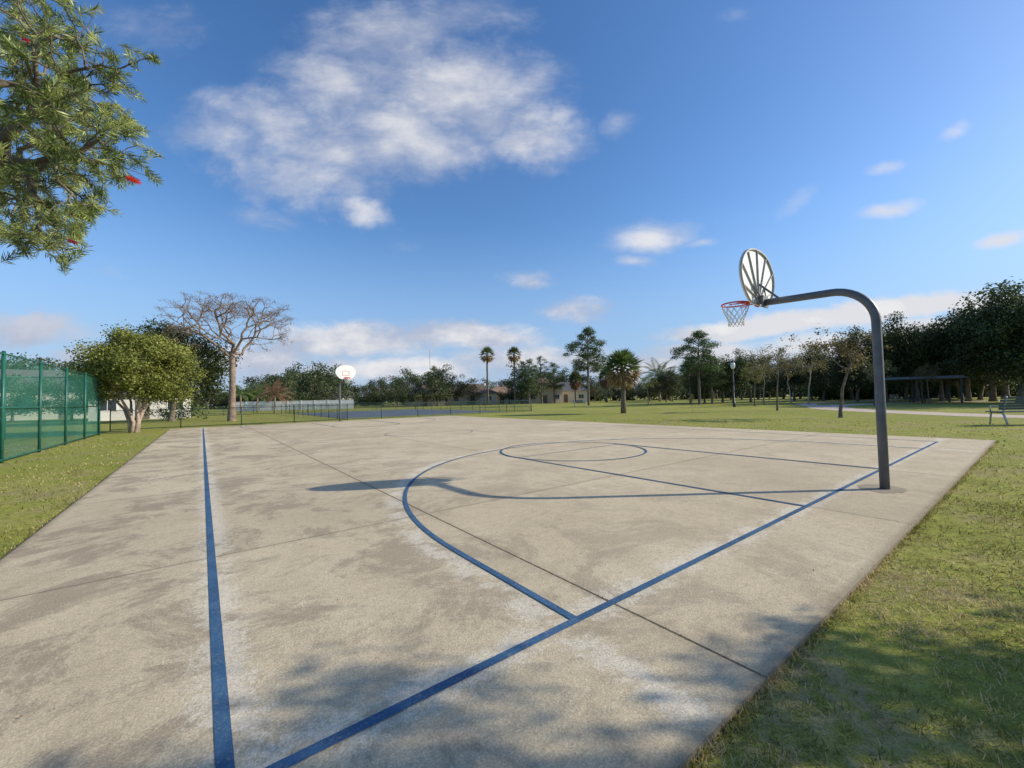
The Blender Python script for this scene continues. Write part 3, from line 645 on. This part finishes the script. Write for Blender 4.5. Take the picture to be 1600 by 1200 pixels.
# ---------------- houses
glass=simple('window_glass',(.02,.025,.03),(.05,.06,.07),2,.15,.5)
def house(loc,rot,w,d,h,rh,wc,rc,label,hip=True,nw=3):
    wm=simple('house_wall',tuple(c*.9 for c in wc),wc,1.5,.8,.2); rm=simple('roof_shingle',tuple(c*.75 for c in rc),rc,3,.9,.1,bs=.5)
    e=bpy.data.objects.new('house',None); COL.objects.link(e); e.location=loc; e.rotation_euler=(0,0,rot); tag(e,label,'house','houses beyond the park')
    mb=MB(); mb.box((0,0,h/2-.1),(w,d,h+.2)); obj('wall',mb.mesh('wall',wm),e)
    mb=MB(); o=.5; x,y=w/2+o,d/2+o; r=(x-y if hip else x); z0=h+.003
    A=[(-x,-y,z0),(x,-y,z0),(x,y,z0),(-x,y,z0)]; r=max(r,.5); p,q=(-r,0,h+rh),(r,0,h+rh)
    mb.face([A[0],A[1],q,p]);mb.face([A[2],A[3],p,q]);mb.face([A[1],A[2],q]);mb.face([A[3],A[0],p]);mb.face(A[::-1]); ro=obj('roof',mb.mesh('roof',rm),e)
    wb=MB(); wb.box((0,0,0),(1.5,.05,1.25),0); wb.box((0,-.03,0),(1.3,.03,1.05),1); wb.box((0,-.05,0),(.05,.02,1.05),0); wmesh=wb.mesh('window',[white,glass])
    for i in range(nw):
        xx=-w/2+w*(i+.5)/nw
        if i==nw//2:
            db=MB(); db.box((0,0,0),(1.1,.06,2.1),0); db.box((.4,-.04,0),(.05,.04,.12),0); obj('door',db.mesh('door',bark),e,(xx,-d/2-.03,1.1))
        else: obj('window',wmesh,e,(xx,-d/2-.027,1.55))
    return e
tan=(.58,.46,.34); cream=(.68,.63,.54); wh=(.66,.63,.58); br=(.2,.145,.11); gr=(.19,.18,.17); tr_=(.36,.24,.17)
house(at(222,46),.75,8,8,2.5,1.9,wh,gr,'low white house with grey roof behind bushes')
house(at(105,54),.8,11,9,3.6,2.7,cream,gr,'cream house with dark gabled roof beyond tennis court',False)
house(at(664,98),.2,9,8,2.7,2.4,tan,tr_,'tan single storey house with brown roof')
house(at(690,104),-.1,8,9,3.2,2.2,cream,br,'cream house with brown roof')
house(at(738,104),.1,12,9,2.7,2.6,tan,br,'tan house with broad brown roof')
house(at(782,110),.1,9,8,2.7,2.3,cream,tr_,'cream house with tan roof')
house(at(845,105),.15,9,9,4.2,2.4,tan,br,'two storey tan house with dark roof')
house(at(884,112),-.15,12,9,3.0,2.6,cream,gr,'cream house with grey roof')
house(at(500,92),.1,12,8,2.5,1.8,wh,gr,'white house with low grey roof')
def wfence(p0,p1,h=1.8):
    p0=np.array(p0[:2]);p1=np.array(p1[:2]); L=np.linalg.norm(p1-p0); ang=math.atan2(p1[1]-p0[1],p1[0]-p0[0]); n=int(L/2.4)
    e=bpy.data.objects.new('privacy_fence',None); COL.objects.link(e); e.location=(p0[0],p0[1],-.03); e.rotation_euler=(0,0,ang)
    mb=MB(); mb.box((0,0,h/2),(.13,.13,h+.1)); pm=mb.mesh('post',white); q=MB()
    for k in range(14): q.box((.16+k*.16,0,h/2),(.15,.03,h-.12))
    q.box((1.2,0,h-.04),(2.2,.06,.07)); pn=q.mesh('panel',white)
    for i in range(n): obj('post',pm,e,(2.4*i,0,0)); obj('panel',pn,e,(2.4*i,0,0))
    tag(e,'long white vinyl privacy fence','fence','white privacy fences')
wfence(at(362,76),at(560,80))
# ---------------- lamp, shelter, benches
metalk=simple('black_metal',(.025,.027,.027),(.045,.047,.047),5,.45,.4,bs=.05)
globe=simple('lamp_globe',(.7,.7,.68),(.8,.8,.78),3,.3)
def lamp(loc,label):
    e=bpy.data.objects.new('street_lamp',None); COL.objects.link(e); e.location=loc
    mb=MB(); mb.tube([(0,0,-.05),(0,0,.5),(0,0,.55),(0,0,4.1)],[.14,.13,.07,.05],12); obj('pole',mb.mesh('pole',metalk,True),e)
    mb=MB(); mb.tube([(0,0,4.1),(0,0,4.2),(0,0,4.45),(0,0,4.7),(0,0,4.85)],[.1,.17,.24,.2,.08],14); obj('lamp_globe',mb.mesh('globe',globe,True),e)
    mb=MB(); mb.tube([(0,0,4.84),(0,0,4.9),(0,0,5.05)],[.22,.14,.02],12); obj('cap',mb.mesh('cap',metalk,True),e)
    tag(e,label,'street lamp','street lamps in the park')
lamp(at(1146,44),'black park lamp post with pale globe on lawn'); lamp(at(757,88),'black park lamp post near distant houses'); lamp(at(1380,64),'black park lamp post near the picnic shelter')
def shelter(loc,rot):
    e=bpy.data.objects.new('picnic_shelter',None); COL.objects.link(e); e.location=loc; e.rotation_euler=(0,0,rot)
    pm=MB(); pm.box((0,0,1.25),(.14,.14,2.6)); pm=pm.mesh('post',metalk)
    for x in(-2.9,0,2.9):
        for y in(-2.,2.): obj('post',pm,e,(x,y,0))
    mb=MB(); x,y=3.3,2.5; A=[(-x,-y,2.6),(x,-y,2.6),(x,y,2.6),(-x,y,2.6)]; T4=[(a*.9,b*.9,2.85) for a,b,_ in A]
    for i in range(4): k=(i+1)%4; mb.face([A[i],A[k],T4[k],T4[i]])
    mb.face(T4); mb.face(A[::-1]); obj('roof',mb.mesh('roof',simple('shelter_roof',(.12,.12,.11),(.16,.16,.15),3,.7)),e)
    mb=MB(); mb.box((0,0,.75),(1.8,.75,.06)); mb.box((0,.65,.45),(1.8,.28,.05)); mb.box((0,-.65,.45),(1.8,.28,.05)); mb.box((-.6,0,.37),(.1,1.3,.06)); mb.box((.6,0,.37),(.1,1.3,.06)); mb.box((-.6,0,.36),(.08,.08,.7)); mb.box((.6,0,.36),(.08,.08,.7))
    tag(e,'open dark picnic shelter with flat roof and posts','shelter')
    t=obj('picnic_table',mb.mesh('picnic_table',metalk),None,loc,rot); tag(t,'dark picnic table under the open shelter','picnic table')
shelter(at(1432,45),-.6)
bgreen=simple('bench_green_metal',(.05,.075,.065),(.08,.11,.095),6,.5,.4)
bgrey=simple('bench_leg_metal',(.4,.4,.38),(.52,.52,.5),6,.5,.4)
def benchm():
    s=MB(); 
    for i in range(5): s.box((0,-.2+i*.095,.45),(1.8,.08,.03))
    b=MB()
    for i in range(5): b.box((0,.245+i*.022,.56+i*.09),(1.8,.03,.075))
    l=MB(); l.tube([(0,-.26,0),(0,-.2,.42),(0,.2,.42),(0,.34,.98)],.028,8); l.tube([(0,.2,.42),(0,.34,0)],.028,8); l.tube([(0,-.2,.42),(0,-.24,.64),(0,.26,.66)],.022,8)
    return s.mesh('seat',bgreen),b.mesh('backrest',bgreen),l.mesh('leg',bgrey,True)
bm=benchm()
def bench(loc,rot,label,sc=1):
    e=bpy.data.objects.new('park_bench',None); COL.objects.link(e); e.location=loc; e.rotation_euler=(0,0,rot); e.scale=(sc,)*3
    obj('seat',bm[0],e);obj('backrest',bm[1],e)
    for x in(-.75,.75): obj('leg',bm[2],e,(x,0,0))
    tag(e,label,'bench','park benches')
bench((19.9,15.95,-.03),-.15+math.pi,'green slatted metal park bench beside the footpath',1.15)
bench(at(905,62),.2,'green slatted metal park bench on far lawn'); bench(at(1400,50),.4,'green slatted metal park bench on far lawn')
mastm=simple('mast_metal',(.3,.3,.32),(.4,.4,.42),3,.5)
e=bpy.data.objects.new('radio_mast',None); COL.objects.link(e); e.location=at(672,240)
mb=MB()
for a in range(3): mb.tube([(.35*math.cos(a*2.09),.35*math.sin(a*2.09),0),(.12*math.cos(a*2.09),.12*math.sin(a*2.09),31)],.06,5)
for i in range(30):
    for a in range(3):
        r0=.35-.23*i/30; r1=.35-.23*(i+1)/30; mb.tube([(r0*math.cos(a*2.09),r0*math.sin(a*2.09),i+.5),(r1*math.cos((a+1)*2.09),r1*math.sin((a+1)*2.09),i+1.4)],.03,4)
obj('lattice',mb.mesh('lattice',mastm),e); tag(e,'thin distant lattice radio mast above the trees','mast')
# ---------------- light
sd=Vector((1,.03,math.tan(math.radians(27.5)))).normalized()
L=bpy.data.lights.new('sun','SUN'); L.energy=5.0; L.angle=math.radians(.45); L.color=(1,.94,.80)
lo=bpy.data.objects.new('sun',L); COL.objects.link(lo); lo.rotation_euler=sd.to_track_quat('Z','Y').to_euler()
W=bpy.data.worlds.new('World'); SC.world=W; W.use_nodes=True; W.node_tree.nodes.clear(); T_=NT(W.node_tree)
sky=T_.n('ShaderNodeTexSky'); sky.sky_type='NISHITA'; sky.sun_disc=False; sky.sun_elevation=math.radians(27.5); sky.sun_rotation=math.atan2(sd.x,sd.y)
sky.air_density=1.0; sky.dust_density=.5; sky.ozone_density=2.0
hs=T_.n('ShaderNodeHueSaturation'); hs.inputs['Hue'].default_value=.506; hs.inputs['Saturation'].default_value=1.25; hs.inputs['Value'].default_value=1.5; T_.L.new(sky.outputs[0],hs.inputs['Color'])
tc=T_.n('ShaderNodeTexCoord'); sp=T_.n('ShaderNodeSeparateXYZ'); T_.L.new(tc.outputs['Generated'],sp.inputs[0])
ym=T_.m('MAXIMUM',sp.outputs[1],.05); tx=T_.m('DIVIDE',sp.outputs[0],ym); tz=T_.m('DIVIDE',sp.outputs[2],ym)
cv=T_.n('ShaderNodeCombineXYZ'); T_.L.new(tx,cv.inputs[0]); T_.L.new(tz,cv.inputs[1]); v=cv.outputs[0]
nz=T_.noise(v,4.5,5,.62,out='Color'); vm=T_.n('ShaderNodeVectorMath',operation='SUBTRACT'); T_.L.new(nz,vm.inputs[0]); vm.inputs[1].default_value=(.5,.5,.5)
def warp(sc):
    a=T_.n('ShaderNodeVectorMath',operation='SCALE'); T_.L.new(vm.outputs[0],a.inputs[0]); a.inputs['Scale'].default_value=sc
    b=T_.n('ShaderNodeVectorMath',operation='ADD'); T_.L.new(v,b.inputs[0]); T_.L.new(a.outputs[0],b.inputs[1]); return b.outputs[0]
vd=warp(.26); vs=warp(.05)
blobs=[(600,50,200,80,-10,.75),(720,140,200,85,15,1.),(820,210,125,60,0,1.),(430,190,170,70,10,.9),(540,120,160,80,0,.9),(480,265,150,60,12,.95),(560,322,75,36,15,.95),(640,210,190,80,10,1.),(350,225,120,50,20,.8),(700,30,180,60,0,.6),(240,40,130,60,0,.35),(1150,20,40,20,0,.3),(530,220,170,85,10,1.),
 (1020,370,90,30,-5,1.1),(990,408,45,14,0,.85),(1095,380,40,10,0,.7),(1390,324,60,14,-12,.95),(1492,208,38,16,-30,.9),(1570,374,60,15,-12,1.05),(1385,259,42,12,-8,.7),(825,437,60,22,10,.65),(905,487,85,28,0,.75),(965,192,50,26,-30,.45),(1240,322,50,18,-35,.5),(640,387,60,16,-10,.4),(420,340,80,24,10,.4),
 (540,532,210,34,0,1.),(730,525,160,28,3,1.),(400,562,150,34,0,.95),(820,560,190,28,0,.9),(620,575,260,26,0,.85),(1200,508,230,20,-6,1.3),(1400,484,220,22,-6,1.3),(1120,552,160,26,0,1.),(1300,540,230,26,0,1.),(1560,478,140,22,0,1.25),(50,515,140,38,0,.95),(190,555,190,28,0,.9),(1000,570,200,24,0,.85),(160,425,90,22,10,.3),(1480,515,160,26,0,.9)]
acc=None
for bx,by,rx,ry,rot,w in blobs:
    cx,cz=ray(bx,by); mp=T_.n('ShaderNodeMapping',vector_type='TEXTURE'); T_.L.new(vd if ry>30 and by<450 else vs,mp.inputs[0])
    mp.inputs['Location'].default_value=(cx,cz,0); mp.inputs['Rotation'].default_value=(0,0,math.radians(-rot)); mp.inputs['Scale'].default_value=(rx*1.4/F,ry*1.5/F,1)
    ln=T_.n('ShaderNodeVectorMath',operation='LENGTH'); T_.L.new(mp.outputs[0],ln.inputs[0]); q=T_.mr(ln.outputs['Value'],0,1,w,0)
    acc=q if acc is None else T_.m('MAXIMUM',acc,q)
n1=T_.noise(T_.scalev(v,(1,1.7,1),(0,0,.3)),2.8,10,.58,.7); n2=T_.noise(T_.scalev(v,(1,2.2,1),(0,0,.2)),10,8,.65,.4)
lowf=T_.mr(tz,.2,.45,1.,0.)
wob=T_.m('ADD',T_.m('MULTIPLY',T_.m('SUBTRACT',n1,.5),T_.mr(lowf,0,1,1.0,.5,False)),T_.m('MULTIPLY',T_.m('SUBTRACT',n2,.5),T_.mr(lowf,0,1,.75,1.3,False)))
dens=T_.m('ADD',T_.m('MULTIPLY',acc,1.05),wob)
cl=T_.m('MULTIPLY',T_.mr(dens,T_.mr(lowf,0,1,.06,.22,False),T_.mr(lowf,0,1,1.5,.95,False),0,.95),T_.mr(acc,.0,.3))
front=T_.mr(sp.outputs[1],.05,.3); cl=T_.m('MULTIPLY',cl,front)
shade=T_.mr(T_.m('ADD',T_.noise(T_.scalev(v,(1,1.8,1)),4.5,7,.6),T_.m('MULTIPLY',dens,.08)),.42,.72)
shade=T_.m('MULTIPLY',T_.m('MAXIMUM',shade,T_.mr(tx,.25,.6,0,.75)),T_.mr(tx,-1.05,-.7,.3,1.))
cc=T_.mix(shade,(3.8,4.15,5.2),(7.0,6.9,6.9))
haze=T_.mr(sp.outputs[2],.42,.0,0,.85)
skyc=T_.mix(haze,hs.outputs[0],(2.4,3.7,6.0))
low2=T_.mr(sp.outputs[2],.1,.0,0,.55); skyc=T_.mix(low2,skyc,(4.2,4.9,6.1))
fin=T_.mix(cl,skyc,cc)
bg=T_.n('ShaderNodeBackground'); T_.L.new(fin,bg.inputs[0]); bg.inputs[1].default_value=.122
ow=T_.n('ShaderNodeOutputWorld'); T_.L.new(bg.outputs[0],ow.inputs[0])
# ---------------- camera
cam=bpy.data.cameras.new('camera'); cam.sensor_width=36; cam.lens=36*F/1600; cam.clip_start=.05; cam.clip_end=3000
co=bpy.data.objects.new('camera',cam); COL.objects.link(co)
co.matrix_world=Matrix.Translation((0,0,H))@Matrix.Rotation(math.pi/2+PIT,4,'X')@Matrix.Rotation(-ROLL,4,'Z')
SC.camera=co
SC.view_settings.view_transform='Standard'; SC.view_settings.look='None'; SC.view_settings.exposure=0
